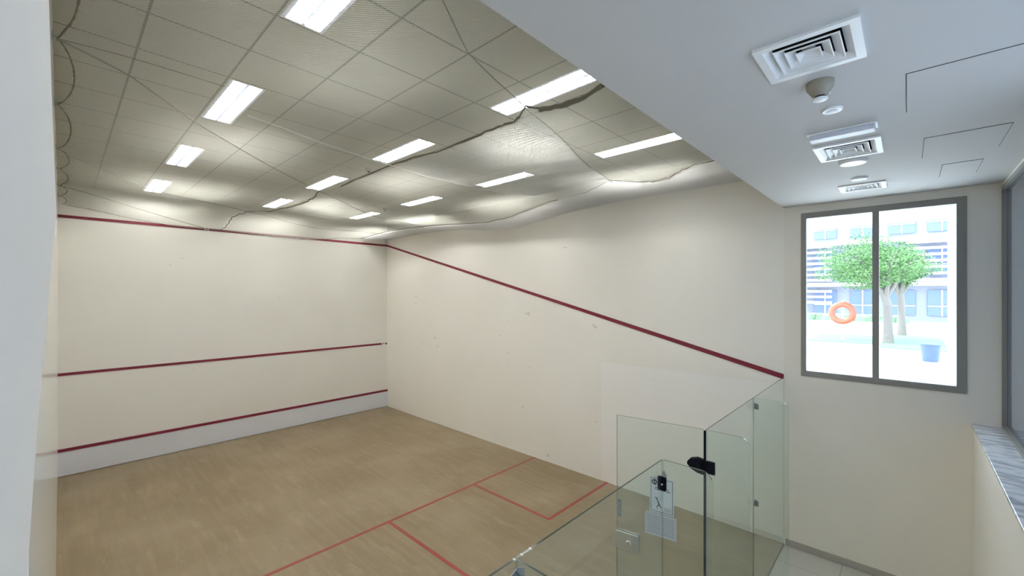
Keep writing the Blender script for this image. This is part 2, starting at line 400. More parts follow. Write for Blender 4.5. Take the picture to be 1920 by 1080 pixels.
def bracket(x, z, root, m, h=.05, arm=.038):
    """angle plate that clamps the panel to the fin, pointed at the top, with bolt heads"""
    for s_ in (-1, 1):
        mb = MB()
        mb.prism([(x+s_*.002, z-h), (x+s_*arm, z-h), (x+s_*arm, z+h*.72), (x+s_*.002, z+h)], -.012, -.006, axis=1)
        mb.build('clamp_plate', m, root, bevel=.001)
        for dz in (-.5*h, .25*h):
            mb = MB(); mb.lathe([(.0085, -.019), (.0085, -.012)], (x+s_*arm*.55, 0, z+dz), n=12, axis=1)
            mb.build('bolt', M['zinc'], root, smooth=True)
    mb = MB(); mb.prism([(-.012, z-h), (-.046, z-h), (-.046, z+h*.72), (-.012, z+h)], x-.011, x-.006, axis=0)
    mb.build('fin_plate', m, root, bevel=.001)
    mb = MB(); mb.lathe([(.0085, -.017), (.0085, -.011)], (x, -.03, z), n=12, axis=0); mb.build('bolt', M['zinc'], root, smooth=True)
fins = []
for x in FX:
    mb = MB(); mb.prism(rounded(-.315, 0, -.0075, GT, .07), x-.005, x+.005, axis=0, side=1)
    fins.append(soften(mb.build('glass_fin', GM, gw)))
bracket(FX[0], 2.055, fins[0], M['zinc'], h=.06, arm=.042)
bracket(FX[3]+.02, 2.065, fins[3], M['zinc'], h=.032, arm=.03)
bracket(FX[3]+.02, 1.06, fins[3], M['zinc'], h=.032, arm=.03)
# black clamp block with a steel screw on the second fin
mb = MB(); mb.box((FX[1]-.03, -.034, 1.958), (FX[1]-.007, .021, 2.044)); o = mb.build('clamp_block', M['black'], fins[1], bevel=.005)
mb = MB(); mb.lathe([(.006, FX[1]-.034), (.006, FX[1]-.03)], (0, -.012, 2.0), n=12, axis=0); mb.build('screw', M['chrome'], fins[1], smooth=True)
mb = MB(); mb.prism([(-.036, 2.05), (.0, 2.05), (-.016, 2.085)], FX[1]-.02, FX[1]-.007, axis=0); o2 = mb.build('clamp_cap', M['zinc'], fins[1])
# chrome chips added to imitate highlights on the top edge of the near panel
for x in (1.345, 1.40, 1.30): boxes('edge_glint', [((x, -.0065, GT-.006), (x+.011, .0065, GT+.0018))], M['chrome'], fins[0], bevel=.002)

# open glass door, hinged beside the third fin and swung into the court
HX, HY = 3.553, .013
phi = math.atan2(.9865, -.1640)          # direction the leaf points to
door = thing('glass_door', 'open frameless glass door swung into the court with a steel lock at its free edge', 'door', (HX, HY, 0), phi)
DM = Matrix.Translation((HX, HY, 0)) @ Matrix.Rotation(phi, 4, 'Z')     # x = along leaf, y = left side of it (camera side), z up
def dprism(poly, h0, h1, name, mats, parent, side=None, **k):
    mb = MB(); mb.prism(poly, h0, h1, axis=1, side=side, M_=DM); return mb.build(name, mats, parent, **k)
dprism([(.006, .008), (.72, .008), (.72, GT), (.006, GT)], -.006, .006, 'door_leaf', GM, door, side=1)
lk = dprism([(.527, .985), (.722, .985), (.722, 1.133), (.527, 1.133)], .006, .028, 'lock_plate', M['chrome'], door, bevel=.003)
dprism([(.527, .985), (.722, .985), (.722, 1.133), (.527, 1.133)], -.024, -.006, 'lock_plate', M['chrome'], door, bevel=.003)
mb = MB(); mb.lathe([(.012, .028), (.012, .04), (.02, .044), (.022, .056), (.018, .062)], (.60, 0, 1.068), n=24, axis=1, M_=DM); mb.build('thumb_turn', M['chrome'], lk, smooth=True)
# black hinge: bow shaped leaf on the glass door, square leaf on the fixed panel
hp = [(.004, 1.905), (.05, 1.915), (.10, 1.902), (.128, 1.872), (.128, 1.855), (.10, 1.822), (.05, 1.797), (.004, 1.79)]
hg = dprism(hp, .006, .02, 'door_hinge', M['black'], door, bevel=.003)
dprism(hp, -.02, -.006, 'hinge_back', M['black'], hg, bevel=.003)
mb = MB(); mb.tube([(HX, HY+.002, 1.79), (HX, HY+.002, 1.905)], .0085, n=14); mb.build('hinge_barrel', M['black'], hg, smooth=True)
mb = MB(); mb.box((3.522, -.072, 1.812), (3.5445, -.009, 1.912)); mb.build('hinge_leaf', M['black'], hg, bevel=.005)
mb = MB()
mb.box((3.514, -.007, .02), (3.534, .007, GT-.002)); mb.build('edge_seal', M['black'], door)
# push sticker
st = dprism([(.676, 1.252), (.718, 1.252), (.718, 1.41), (.676, 1.41)], .0062, .0072, 'push_sticker', M['label'], door)
def text_mesh(body, size, mx, m, parent, name='lettering'):
    cu = bpy.data.curves.new(name, 'FONT'); cu.body = body; cu.size = size; cu.align_x = 'CENTER'; cu.align_y = 'CENTER'; cu.extrude = .0002
    ob = bpy.data.objects.new(name, cu); COL.objects.link(ob)
    me = bpy.data.meshes.new_from_object(ob.evaluated_get(bpy.context.evaluated_depsgraph_get()))
    bpy.data.objects.remove(ob); bpy.data.curves.remove(cu)
    me.transform(mx); me.materials.clear(); me.materials.append(m)
    o = bpy.data.objects.new(name, me); COL.objects.link(o)
    if parent: me.transform(world(parent).inverted()); o.parent = parent
    return o
# frame for flat print seen from the camera side of the leaf (text runs towards the hinge)
PF = DM @ Matrix(((-1, 0, 0, 0), (0, 0, 1, 0), (0, 1, 0, 0), (0, 0, 0, 1)))
for ch, z in zip('PUSH', (1.386, 1.35, 1.313, 1.276)):
    text_mesh(ch, .034, PF @ Matrix.Translation((-.697, z, .0078)), M['ink'], st)

# notices taped to the door
def sheet(name, x0, x1, z0, z1, m, label, off=.0065):
    c = DM @ Vector(((x0+x1)/2, off, z0)); t = thing(name, label, 'notice', c, phi)
    dprism([(x0, z0), (x1, z0), (x1, z1), (x0, z1)], off, off+.0008, 'sheet', m, t); return t
n1 = sheet('notice', .232, .430, 1.380, 1.688, M['paper'], 'white printed notice with black border and player picture, upper one taped on glass door')
def pr(poly, name, m, root, off=.0074): return dprism(poly, off, off+.0003, name, m, root)
def rect(a, b, c, d): return [(a, b), (c, b), (c, d), (a, d)]
mb = MB()
for q in (rect(.242, 1.392, .420, 1.396), rect(.242, 1.668, .420, 1.672), rect(.242, 1.392, .246, 1.672), rect(.416, 1.392, .420, 1.672)): mb.prism(q, .0074, .0077, axis=1, M_=DM)
mb.build('border_print', M['ink'], n1)
mb = MB(); mb.prism([(.390+.024*math.cos(a*PI/12), 1.638+.024*math.sin(a*PI/12)) for a in range(24)], .0074, .0077, axis=1, M_=DM); em = mb.build('emblem_print', M['ink'], n1)
mb = MB()
mb.prism([(.396, 1.628), (.402, 1.633), (.397, 1.645), (.391, 1.641)], .0078, .008, axis=1, M_=DM)
mb.prism([(.378, 1.630), (.386, 1.630), (.384, 1.648), (.379, 1.645)], .0078, .008, axis=1, M_=DM); mb.build('emblem_detail', M['paper'], em)
mb = MB()
for z, xs in ((1.592, ((.275, .318), (.325, .385))), (1.577, ((.262, .298), (.304, .330), (.337, .39)))):
    for a, b in xs:
        x = a
        while x < b:
            wd = random.uniform(.004, .009); mb.prism(rect(x, z-random.uniform(.0035, .005), min(x+wd, b), z+random.uniform(.0035, .005)), .0074, .0077, axis=1, M_=DM); x += wd+.0022
mb.build('heading_print', M['ink'], n1)
# squash player: head, torso, arm with racket, two striding legs
mb = MB()
for poly in ([(.364, 1.500), (.372, 1.497), (.376, 1.505), (.371, 1.512), (.363, 1.508)],
             [(.366, 1.498), (.372, 1.494), (.356, 1.452), (.344, 1.456)],
             [(.372, 1.494), (.384, 1.505), (.386, 1.517), (.382, 1.517), (.379, 1.507), (.369, 1.499)],
             [(.356, 1.455), (.344, 1.456), (.330, 1.428), (.334, 1.424), (.345, 1.436)],
             [(.358, 1.456), (.350, 1.45), (.366, 1.432), (.361, 1.412), (.366, 1.412), (.373, 1.434)]):
    mb.prism(poly, .0074, .0077, axis=1, M_=DM)
mb.build('player_print', M['ink'], n1)
mb = MB()
for k in range(4): mb.prism(rect(.257, 1.408+k*.009, .312, 1.412+k*.009), .0074, .0077, axis=1, M_=DM)
mb.build('footer_print', M['inkgrey'], n1)
n2 = sheet('notice', .213, .469, 1.184, 1.374, M['paper2'], 'grey landscape notice in a plastic sleeve, lower one taped on glass door', off=.0066)
mb = MB()
for q in (rect(.213, 1.184, .469, 1.190), rect(.213, 1.368, .469, 1.374), rect(.213, 1.184, .220, 1.374), rect(.462, 1.184, .469, 1.374)): mb.prism(q, .0075, .0078, axis=1, M_=DM)
mb.build('sleeve_rim', M['paper'], n2)
mb = MB()
for k in range(8):
    z = 1.345-k*.019
    for a, b in ((.235, .33), (.35, .45)):
        x = a
        while x < b-.01:
            wd = random.uniform(.008, .022); mb.prism(rect(x, z-.0028, min(x+wd, b), z+.0028), .0075, .0078, axis=1, M_=DM); x += wd+.005
mb.build('text_print', M['inkgrey'], n2)

# ---------------------------------------------------------------- court ceiling lights
def fixture():
    t = thing('ceiling_light', 'light', 'ceiling light', (0, 0, CZ))
    hw, hl = .143, .593
    mb = MB(); z = CZ+.0505
    # tray sunk to a shallow lip: rim, sloping sides, white reflector back
    mb.box((-hw, -hl, z-.05), (-hw+.010, hl, z-.001)); mb.box((hw-.010, -hl, z-.05), (hw, hl, z-.001))
    mb.box((-hw, -hl, z-.05), (hw, -hl+.012, z-.001)); mb.box((-hw, hl-.012, z-.05), (hw, hl, z-.001)); mb.box((-hw, -hl, z-.004), (hw, hl, z-.001))
    mb.build('housing', M['white'], t)
    for x in (-.068, .068):
        mb = MB(); mb.tube([(x, -hl+.02, z-.024), (x, hl-.02, z-.024)], .014, n=8); mb.build('fluorescent_tube', M['tube'], t, smooth=True)
    mb = MB()
    mb.prism([(-.012, z-.050), (.012, z-.050), (.003, z-.03), (-.003, z-.03)], -hl+.012, hl-.012, axis=1)
    for s_ in (-1, 1): mb.prism([(s_*(hw-.01), z-.052), (s_*(hw-.026), z-.052), (s_*(hw-.01), z-.02)], -hl+.012, hl-.012, axis=1)
    for k in range(1, 14):
        y = -hl+.012+k*(2*hl-.024)/14
        for s_ in (-1, 1): mb.prism([(y-.0035, z-.051), (y+.0035, z-.051), (y+.001, z-.036), (y-.001, z-.036)], s_*.012, s_*(hw-.02), axis=0)
    mb.build('louvre', M['louvre'], t); return t
LXY = [(x, y) for y in LY for x in LX]
rows = ['nearest', 'second', 'third', 'farthest']
cols = ['left', 'middle', 'right']
f0 = None
for i, (x, y) in enumerate(LXY):
    o = fixture() if f0 is None else copy_tree(f0)
    f0 = f0 or o
    o.location = (x, y, CZ)
    o['label'] = 'recessed fluorescent ceiling light above the net, %s column, %s row from camera' % (cols[i % 3], rows[i//3])
    o['group'] = 'fluorescent lights over the court'
# the first fixture was modelled round the origin, its parts are already in its own frame

# ---------------------------------------------------------------- the safety net under the ceiling
def N(x, y):
    z = 4.80
    if x < 2.75: z -= .09*math.sin(PI*max(x, 0)/2.75)**2*(.7+.3*math.sin(1.3*y))
    elif x < 5.35: z -= .09*math.sin(PI*(x-2.75)/2.6)**2*(.7+.3*math.sin(1.1*y+1))
    z -= .21*math.exp(-((L-y)/.9)**2)*max(0, math.sin(PI*min(max(x, 0), 6.5)/6.6))**1.3
    z -= .20*math.exp(-((6.43-x)/.8)**2)*math.exp(-((y-4.9)/1.4)**2)
    return z
def Nv(x, y):
    z = np.full(x.shape, 4.80)
    z -= np.where(x < 2.75, .09*np.sin(np.pi*np.clip(x, 0, 9)/2.75)**2*(.7+.3*np.sin(1.3*y)), 0)
    z -= np.where((x >= 2.75) & (x < 5.35), .09*np.sin(np.pi*(x-2.75)/2.6)**2*(.7+.3*np.sin(1.1*y+1)), 0)
    z -= .21*np.exp(-((L-y)/.9)**2)*np.maximum(0, np.sin(np.pi*np.clip(x, 0, 6.5)/6.6))**1.3
    z -= .20*np.exp(-((6.43-x)/.8)**2)*np.exp(-((y-4.9)/1.4)**2)
    return z
HK = [0.1, 1.3, 2.6, 3.95, 5.5, 6.6, 7.75, 8.7, 9.7]      # hooks along the left wall
hk = np.array(HK)
def left_edge(y):
    i = np.clip(np.searchsorted(hk, y)-1, 0, len(hk)-2); t = np.clip((y-hk[i])/(hk[i+1]-hk[i]), 0, 1)
    return .012+.095*np.sin(np.pi*np.clip(t, 0, 1))**.6
def net_part(name, m, parent, inside, pitch=.016, r=.0009, dz=0.0, label=None, step=.09):
    """knotted diamond netting: two families of thin cords following the sagging surface"""
    V = []; F = []; off = 0; q = pitch*math.sqrt(2)
    for fam in (0, 1):
        cs = np.arange(-10 if fam else 0, 7 if fam else 16.3, q)
        for c in cs:
            y = np.arange(.04, L-.02, step/1.414)
            x = (c-y) if fam == 0 else (c+y)
            z = Nv(x, y)+dz; ok = inside(x, y)
            if ok.sum() < 2: continue
            dx = -1.0 if fam == 0 else 1.0
            nx, ny = 1/math.sqrt(2), -dx/math.sqrt(2)
            P = np.stack([x, y, z], 1)
            ring = [P+np.array([nx*r, ny*r, -r*.5]), P+np.array([-nx*r, -ny*r, -r*.5]), P+np.array([0, 0, r])]
            n_ = len(x); V.append(np.concatenate(ring))
            e = np.nonzero(ok[:-1] & ok[1:])[0]
            for a, b in ((0, 1), (1, 2), (2, 0)):
                F.append(np.stack([off+a*n_+e, off+a*n_+e+1, off+b*n_+e+1, off+b*n_+e], 1))
            off += 3*n_
    V = np.concatenate(V); F = np.concatenate(F)
    used = np.unique(F); mp_ = np.zeros(len(V), np.int64); mp_[used] = np.arange(len(used)); V = V[used]; F = mp_[F]
    me = bpy.data.meshes.new(name); me.vertices.add(len(V)); me.vertices.foreach_set('co', V.astype(np.float32).ravel())
    me.loops.add(F.size); me.loops.foreach_set('vertex_index', F.ravel().astype(np.int32))
    me.polygons.add(len(F)); me.polygons.foreach_set('loop_start', np.arange(0, F.size, 4, dtype=np.int32))
    me.update(calc_edges=True); me.materials.append(m)
    me.transform(world(parent).inverted())
    o = bpy.data.objects.new(name, me); COL.objects.link(o); o.parent = parent
    if label: o['label'] = label
    return o
net = thing('ceiling_net', 'sagging mesh ball net hung under the tiled court ceiling', 'net', (3.2, 4.8, 4.8))
sm1 = [(2.79, .05), (2.79, .48), (2.87, .7), (2.87, .93), (2.8, 1.1), (2.69, 1.16), (2.79, 1.3), (2.86, 1.44), (2.85, 1.64), (2.86, 1.98), (2.89, 2.63), (2.8, 3.13), (2.79, 4.14), (2.83, 4.84), (2.74, 5.4), (2.88, 6.0), (2.9, 6.31), (2.88, 6.85), (2.76, 7.71), (2.46, 8.04), (2.38, 8.68), (2.40, 8.98), (2.41, 9.29), (2.41, 9.69)]
sm2 = [(5.27, .05), (5.27, .39), (5.28, .67), (5.42, .91), (5.67, 1.19), (5.73, 1.44), (5.52, 1.62), (5.24, 1.83), (5.59, 2.45), (5.66, 3.01), (5.71, 3.39), (5.88, 4.3), (5.91, 5.23), (5.85, 6.5), (5.7, 8.0), (5.6, 9.69)]
a1 = np.array(sm1); a2 = np.array(sm2)
s1x = lambda y: np.interp(y, a1[:, 1], a1[:, 0]); s2x = lambda y: np.interp(y, a2[:, 1], a2[:, 0])
fold_y = lambda x: np.interp(x, [1.1, 1.43, 1.83, 2.54, 3.34, 3.73, 4.2, 4.75, 5.26, 5.66, 6.05, 6.43], [2.93, 3.0, 3.16, 3.4, 3.47, 3.4, 3.36, 3.35, 3.25, 3.01, 2.75, 2.5])
net_part('net_panel', M['net'], net, lambda x, y: (x > left_edge(y)) & (x < s1x(y)))
net_part('net_panel', M['net'], net, lambda x, y: (x >= s1x(y)) & (x < s2x(y)), r=.0011)
net_part('net_panel', M['netwhite'], net, lambda x, y: (x >= s2x(y)) & (x < W-.01), r=.0014)
net_part('net_fold', M['netwhite'], net, lambda x, y: (x > s1x(y)) & (x < W-.01) & (y < fold_y(x)) & (y > np.interp(x, [2.7, 3.48, 5.24, 6.4], [1.17, 1.32, 1.83, 2.15])), dz=-.014, step=.03, label='doubled over strip of net along the right wall')
net_part('net_fold', M['netwhite'], net, lambda x, y: (x > s2x(y)) & (x < W-.01), dz=-.03, r=.0024, step=.04)
def ropey(pts, r, m, name, parent, jit=0.0, dz=-.004, sub=4):
    P = []
    for (xa, ya), (xb, yb) in zip(pts[:-1], pts[1:]):
        for k in range(sub):
            t = k/sub; x = xa+(xb-xa)*t; y = ya+(yb-ya)*t; P.append((x, y))
    P.append(pts[-1])
    Q = []; R = []
    for i, (x, y) in enumerate(P):
        jx, jy, jz = (random.uniform(-jit, jit) for _ in range(3))
        Q.append((min(max(x+jx, .01), W-.015), min(y+jy, L-.025), N(min(max(x, 0), W), y)+dz+jz)); R.append(r*random.uniform(.7, 1.3) if jit else r)
    mb = MB(); mb.tube(Q, R, n=6); return mb.build(name, m, parent, smooth=True)
ropey(sm1[:14], .009, M['rope'], 'seam_cord', net, .008); ropey(sm1[14:], .008, M['rope'], 'seam_cord', net, .012)
ropey(sm1[1:5], .016, M['rope'], 'gathered_hem', net, .004, dz=-.018)
ropey(sm2, .006, M['rope'], 'seam_cord', net, .008)
for pts, r_, m_ in (([(0.02, .02), (.7, .28), (1.36, .54), (1.76, .81), (2.17, .98), (2.7, 1.17), (3.48, 1.32), (5.24, 1.83), (6.40, 2.15)], .004, 'cord'),
        ([(.02, 2.62), (.17, 2.72), (.37, 2.86), (.84, 3.45), (1.47, 4.1), (2.74, 5.4), (3.31, 5.75), (3.88, 6.1), (4.74, 6.64), (5.8, 7.14), (6.41, 7.4)], .0045, 'cord'),
        ([(.02, 5.5), (.19, 5.9), (.43, 6.19), (.78, 6.61), (1.03, 6.82), (1.61, 7.22), (2.43, 7.95), (3.36, 8.45), (4.08, 8.62), (5.0, 8.7), (6.41, 8.8)], .004, 'cord'),
        ([(1.13, 2.93), (1.43, 3.0), (1.83, 3.16), (2.54, 3.4), (3.34, 3.47), (3.73, 3.42), (4.2, 3.38), (4.75, 3.35), (5.26, 3.22), (5.66, 3.01), (6.05, 2.75), (6.41, 2.5)], .0045, 'cordlight'),
        ([(.02, 7.78), (.3, 8.08), (.55, 8.37), (.91, 8.75), (1.3, 9.03), (1.66, 9.26), (1.95, 9.46), (2.2, 9.68)], .005, 'cord'),
        ([(.02, 2.62), (.31, 2.56), (.86, 2.48)], .003, 'cord')):
    ropey(pts, r_, M[m_], 'support_cord', net, 0, dz=-.008)
# scalloped border between the hooks, and the border cords on the other walls
ropey([(float(left_edge(np.array(y))), y) for y in np.arange(.1, 9.7, .12)], .0055, M['rope'], 'border_cord', net, .001)
ropey([(x, L-.03) for x in np.arange(.1, 6.42, .3)], .006, M['cord'], 'border_cord', net, .003)
ropey([(W-.018, y) for y in np.arange(.1, 9.7, .3)], .006, M['cord'], 'border_cord', net, .003)
# hooks
def hook(x, y, z, rz):
    t = thing('wall_hook', 'hook', 'hook', (x, y, z), rz)
    mb = MB(); mb.tube([Vector((x, y, z))+Matrix.Rotation(rz, 3, 'Z') @ Vector(p) for p in ((-.006, 0, .02), (.022, 0, .02), (.032, 0, .008), (.026, 0, -.004), (.014, 0, -.002))], .004, n=8)
    mb.build('hook_wire', M['zinc'], t, smooth=True)
    mb = MB(); c = Vector((x, y, z)); mb.box((x-.004, y-.012, z), (x+.003, y+.012, z+.045)) if abs(rz) < .1 else mb.box((x-.012, y-.003, z), (x+.012, y+.004, z+.045))
    mb.build('base_plate', M['zinc'], t); return t
nth = ['nearest the camera', 'second from the camera', 'third from the camera', 'fourth from the camera', 'fifth from the camera', 'sixth from the camera', 'closest to the front wall']
h0 = None
for i, y in enumerate(HK[1:-1]):
    if h0 is None: h0 = o = hook(.005, y, 4.775, 0)
    else: o = copy_tree(h0); o.location = (.005, y, 4.775)
    o['label'] = 'small wire hook holding the net border on the left wall, '+nth[i]; o['group'] = 'net hooks on the left wall'

# small fitting on the front wall in the break of the top line
t = thing('wall_bracket', 'small beige round fitting in the break of the top red line', 'wall fitting', (2.16, L, 4.6))
mb = MB(); mb.lathe([(.033, L), (.033, L-.022), (.02, L-.03)], (2.16, 0, 4.595), n=20, axis=1); mb.build('base_ring', M['beige'], t, smooth=True)
mb = MB(); mb.lathe([(.010, L-.03), (.010, L-.055)], (2.16, 0, 4.6), n=12, axis=1); mb.build('eye_screw', M['rope'], t, smooth=True)
# sprinkler heads / detectors on the court ceiling
for (x, y), lb in (((3.283, 4.897), 'round ceiling detector behind the net beside the second middle light'), ((5.07, 7.5), 'small dark ceiling sensor behind the net near the far right light')):
    t = thing('ceiling_detector', lb, 'detector', (x, y, CZ))
    mb = MB(); mb.lathe([(.05, CZ), (.05, CZ-.02), (.035, CZ-.04)], (x, y, 0), n=20); mb.build('housing', M['beige'], t, smooth=True)
    mb = MB(); mb.lathe([(.018, CZ-.04), (.014, CZ-.06)], (x, y, 0), n=14); mb.build('sensor_tip', M['black'], t, smooth=True)

# ---------------------------------------------------------------- gallery ceiling fittings
def frustum_ring(mb, cx, cy, hx, hy, z0, gx, z1, th=.004):
    """square sloping blade: outer half sizes at z0 (low) to inner at z1 (high)"""
    o = [(cx-hx, cy-hy), (cx+hx, cy-hy), (cx+hx, cy+hy), (cx-hx, cy+hy)]
    i = [(cx-hx+gx, cy-hy+gx), (cx+hx-gx, cy-hy+gx), (cx+hx-gx, cy+hy-gx), (cx-hx+gx, cy+hy-gx)]
    v = [(x, y, z0) for x, y in o]+[(x, y, z1) for x, y in i]+[(x+(th if x < cx else -th), y+(th if y < cy else -th), z0) for x, y in o]+[(x+(th if x < cx else -th), y+(th if y < cy else -th), z1) for x, y in i]
    f = []
    for k in range(4):
        l = (k+1) % 4
        f += [(k, l, 4+l, 4+k), (8+k, 12+k, 12+l, 8+l), (k, 8+k, 8+l, l)]
    mb.add(v, f)
def diffuser(cx, cy, hx, hy, label):
    t = thing('air_diffuser', label, 'air vent', (cx, cy, GZ), group='square air diffusers in the gallery ceiling')
    z = GZ; b_ = .0355
    mb = MB()
    mb.box((cx-hx+b_, cy-hy+b_, z+.11), (cx+hx-b_, cy+hy-b_, z+.148))
    for q in (((-hx+b_, -hy+b_), (-hx+b_+.004, hy-b_)), ((hx-b_-.004, -hy+b_), (hx-b_, hy-b_)), ((-hx+b_, -hy+b_), (hx-b_, -hy+b_+.004)), ((-hx+b_, hy-b_-.004), (hx-b_, hy-b_))):
        mb.box((cx+q[0][0], cy+q[0][1], z+.004), (cx+q[1][0], cy+q[1][1], z+.148))
    mb.build('duct_opening', M['gap'], t)
    mb = MB(); a = .034
    for q in (((-hx, -hy), (-hx+a, hy)), ((hx-a, -hy), (hx, hy)), ((-hx+a, -hy), (hx-a, -hy+a)), ((-hx+a, hy-a), (hx-a, hy))):
        mb.box((cx+q[0][0], cy+q[0][1], z-.014), (cx+q[1][0], cy+q[1][1], z-.0005))
    mb.build('flange', M['white'], t)
    mb = MB(); frustum_ring(mb, cx, cy, hx-a+.002, hy-a+.002, z-.012, .030, z+.009, th=.002); mb.build('inner_lip', M['white'], t)
    for k, s_ in enumerate((.62, .42, .22)):
        mb = MB(); frustum_ring(mb, cx, cy, hx*s_+.004, hy*s_+.004, z-.014, -.0, z-.008, th=.004)
        frustum_ring(mb, cx, cy, hx*s_+.004, hy*s_+.004, z-.012, .034 if s_ > .3 else .026, z+.010, th=.002); mb.build('louvre_blade', M['white'], t)
    mb = MB(); mb.box((cx-hx*.22+.018, cy-hy*.22+.018, z+.008), (cx+hx*.22-.018, cy+hy*.22-.018, z+.012)); mb.build('core_plate', M['white'], t)
    return t
diffuser(*DF[0], 'square white air diffuser nearest the camera, with the smoke detector right beside it')
diffuser(*DF[1], 'square white air diffuser just beyond the slim emergency light')
diffuser(*DF[2], 'farthest square air diffuser, close to the top of the window')

t = thing('smoke_detector', 'beige conical smoke detector with a white tip on the gallery ceiling', 'smoke detector', (2.745, -.838, GZ))
mb = MB(); mb.lathe([(.062, GZ), (.062, GZ-.014), (.058, GZ-.034), (.054, GZ-.040), (.038, GZ-.064), (.031, GZ-.074)], (2.745, -.838, 0), n=36); mb.build('housing', M['beige'], t, smooth=True)
mb = MB(); mb.lathe([(.024, GZ-.074), (.024, GZ-.086)], (2.745, -.838, 0), n=20); mb.build('sensor_neck', M['gap'], t, smooth=True)
mb = MB(); mb.lathe([(.033, GZ-.084), (.035, GZ-.088), (.030, GZ-.094), (.012, GZ-.097)], (2.745, -.838, 0), n=28); mb.build('sensor_cap', M['white'], t, smooth=True)
mb = MB(); mb.box((2.79, -.875, GZ-.045), (2.815, -.850, GZ-.025)); mb.build('indicator', M['white'], t, bevel=.003)

def disc(name, x, y, r_, h, label, cat, ring=True):
    t = thing(name, label, cat, (x, y, GZ))
    mb = MB(); mb.lathe([(r_, GZ), (r_, GZ-h*.5), (r_*.92, GZ-h), (r_*.62, GZ-h)] if ring else [(r_, GZ), (r_, GZ-h*.6), (r_*.9, GZ-h)], (x, y, 0), n=40); mb.build('rim' if ring else 'body', M['white'], t, smooth=True)
    if ring:
        mb = MB(); mb.lathe([(r_*.6, GZ-h-.0015), (r_*.3, GZ-h-.004)], (x, y, 0), n=32); mb.build('lens', M['louvre'], t, smooth=True)
    return t
disc('downlight', 3.19, -.842, .052, .012, 'small round white downlight between smoke detector and emergency light', 'downlight')
disc('ceiling_speaker', 4.55, -.838, .095, .022, 'shallow round white ceiling disc beyond the second air diffuser', 'ceiling disc', ring=False)
disc('downlight', 5.25, -.832, .065, .016, 'small round white fitting just before the farthest air diffuser', 'downlight')
t = thing('emergency_light', 'slim white rectangular emergency light in front of the second diffuser', 'emergency light', (3.645, -.845, GZ))
mb = MB(); mb.box((3.585, -1.03, GZ-.008), (3.72, -.655, GZ)); mb.build('base_plate', M['white'], t, bevel=.003)
mb = MB(); mb.box((3.60, -1.02, GZ-.04), (3.70, -.665, GZ-.008)); o = mb.build('cover', M['louvre'], t, bevel=.008)

def hatch(x0, x1, y0, y1, label):
    t = thing('access_panel', label, 'access panel', ((x0+x1)/2, (y0+y1)/2, GZ), group='flush access panels in the gallery ceiling')
    mb = MB(); mb.box((x0-.003, y0-.003, GZ-.0022), (x1+.003, y1+.003, GZ-.0002)); mb.build('shadow_gap', M['gap'], t)
    mb = MB(); mb.box((x0, y0, GZ-.003), (x1, y1, GZ-.0002)); mb.build('panel_board', M['gyp'], t)
hatch(2.935, 3.545, -1.78, -1.168, 'largest flush ceiling access panel, at the right edge of the picture')
hatch(4.225, 4.83, -1.665, -1.257, 'middle flush access panel in the gallery ceiling')
hatch(5.19, 5.72, -1.62, -1.388, 'small faint access panel nearest the window corner')

# ---------------------------------------------------------------- outside the right window
G = 1.64
M['grass'] = mat('lawn', (0.07, 0.19, 0.085), rough=.9, var=.3, vscale=8)
M['leaf'] = mat('foliage', (0.06, 0.14, 0.035), rough=.7, var=.4, vscale=3)
M['bark'] = mat('bark', (0.12, 0.105, 0.095), rough=.9)
M['render'] = mat('white_render', (0.8, 0.8, 0.8), rough=.8)
M['facade'] = mat('pale_grey_facade', (0.13, 0.14, 0.175), rough=.8)
M['blind'] = mat('white_louvre_slat', (0.5, 0.51, 0.53), rough=.6)
M['darkglass'] = mat('tinted_window', (0.06, 0.09, 0.17), rough=.3)
M['orange'] = mat('lifebuoy_orange', (0.42, 0.05, 0.022), rough=.5)
M['blue'] = mat('blue_plastic', (0.025, 0.05, 0.21), rough=.5)
M['hedge'] = mat('low_hedge', (0.10, 0.16, 0.09), rough=.9, var=.3, vscale=10)
sbox('ground', [((W+.2, -40, G-.2), (60, 40, G)), ((-20, -40, G-.2), (W+.2, WY-.2, G))], M['paving'])
sbox('canopy', [((W+.2, -6, 4.40), (9.5, 8, 4.7))], M['render'])
sbox('column', [((9.05, -2.1, G), (9.5, -1.62, 4.40))], M['render'])
for q in (((16.4, -2.0, G), (21.5, -.55, G+.03)), ((17.2, -.35, G), (20.5, 1.3, G+.03))):
    tag(boxes('lawn', [q], M['grass']), kind='structure')
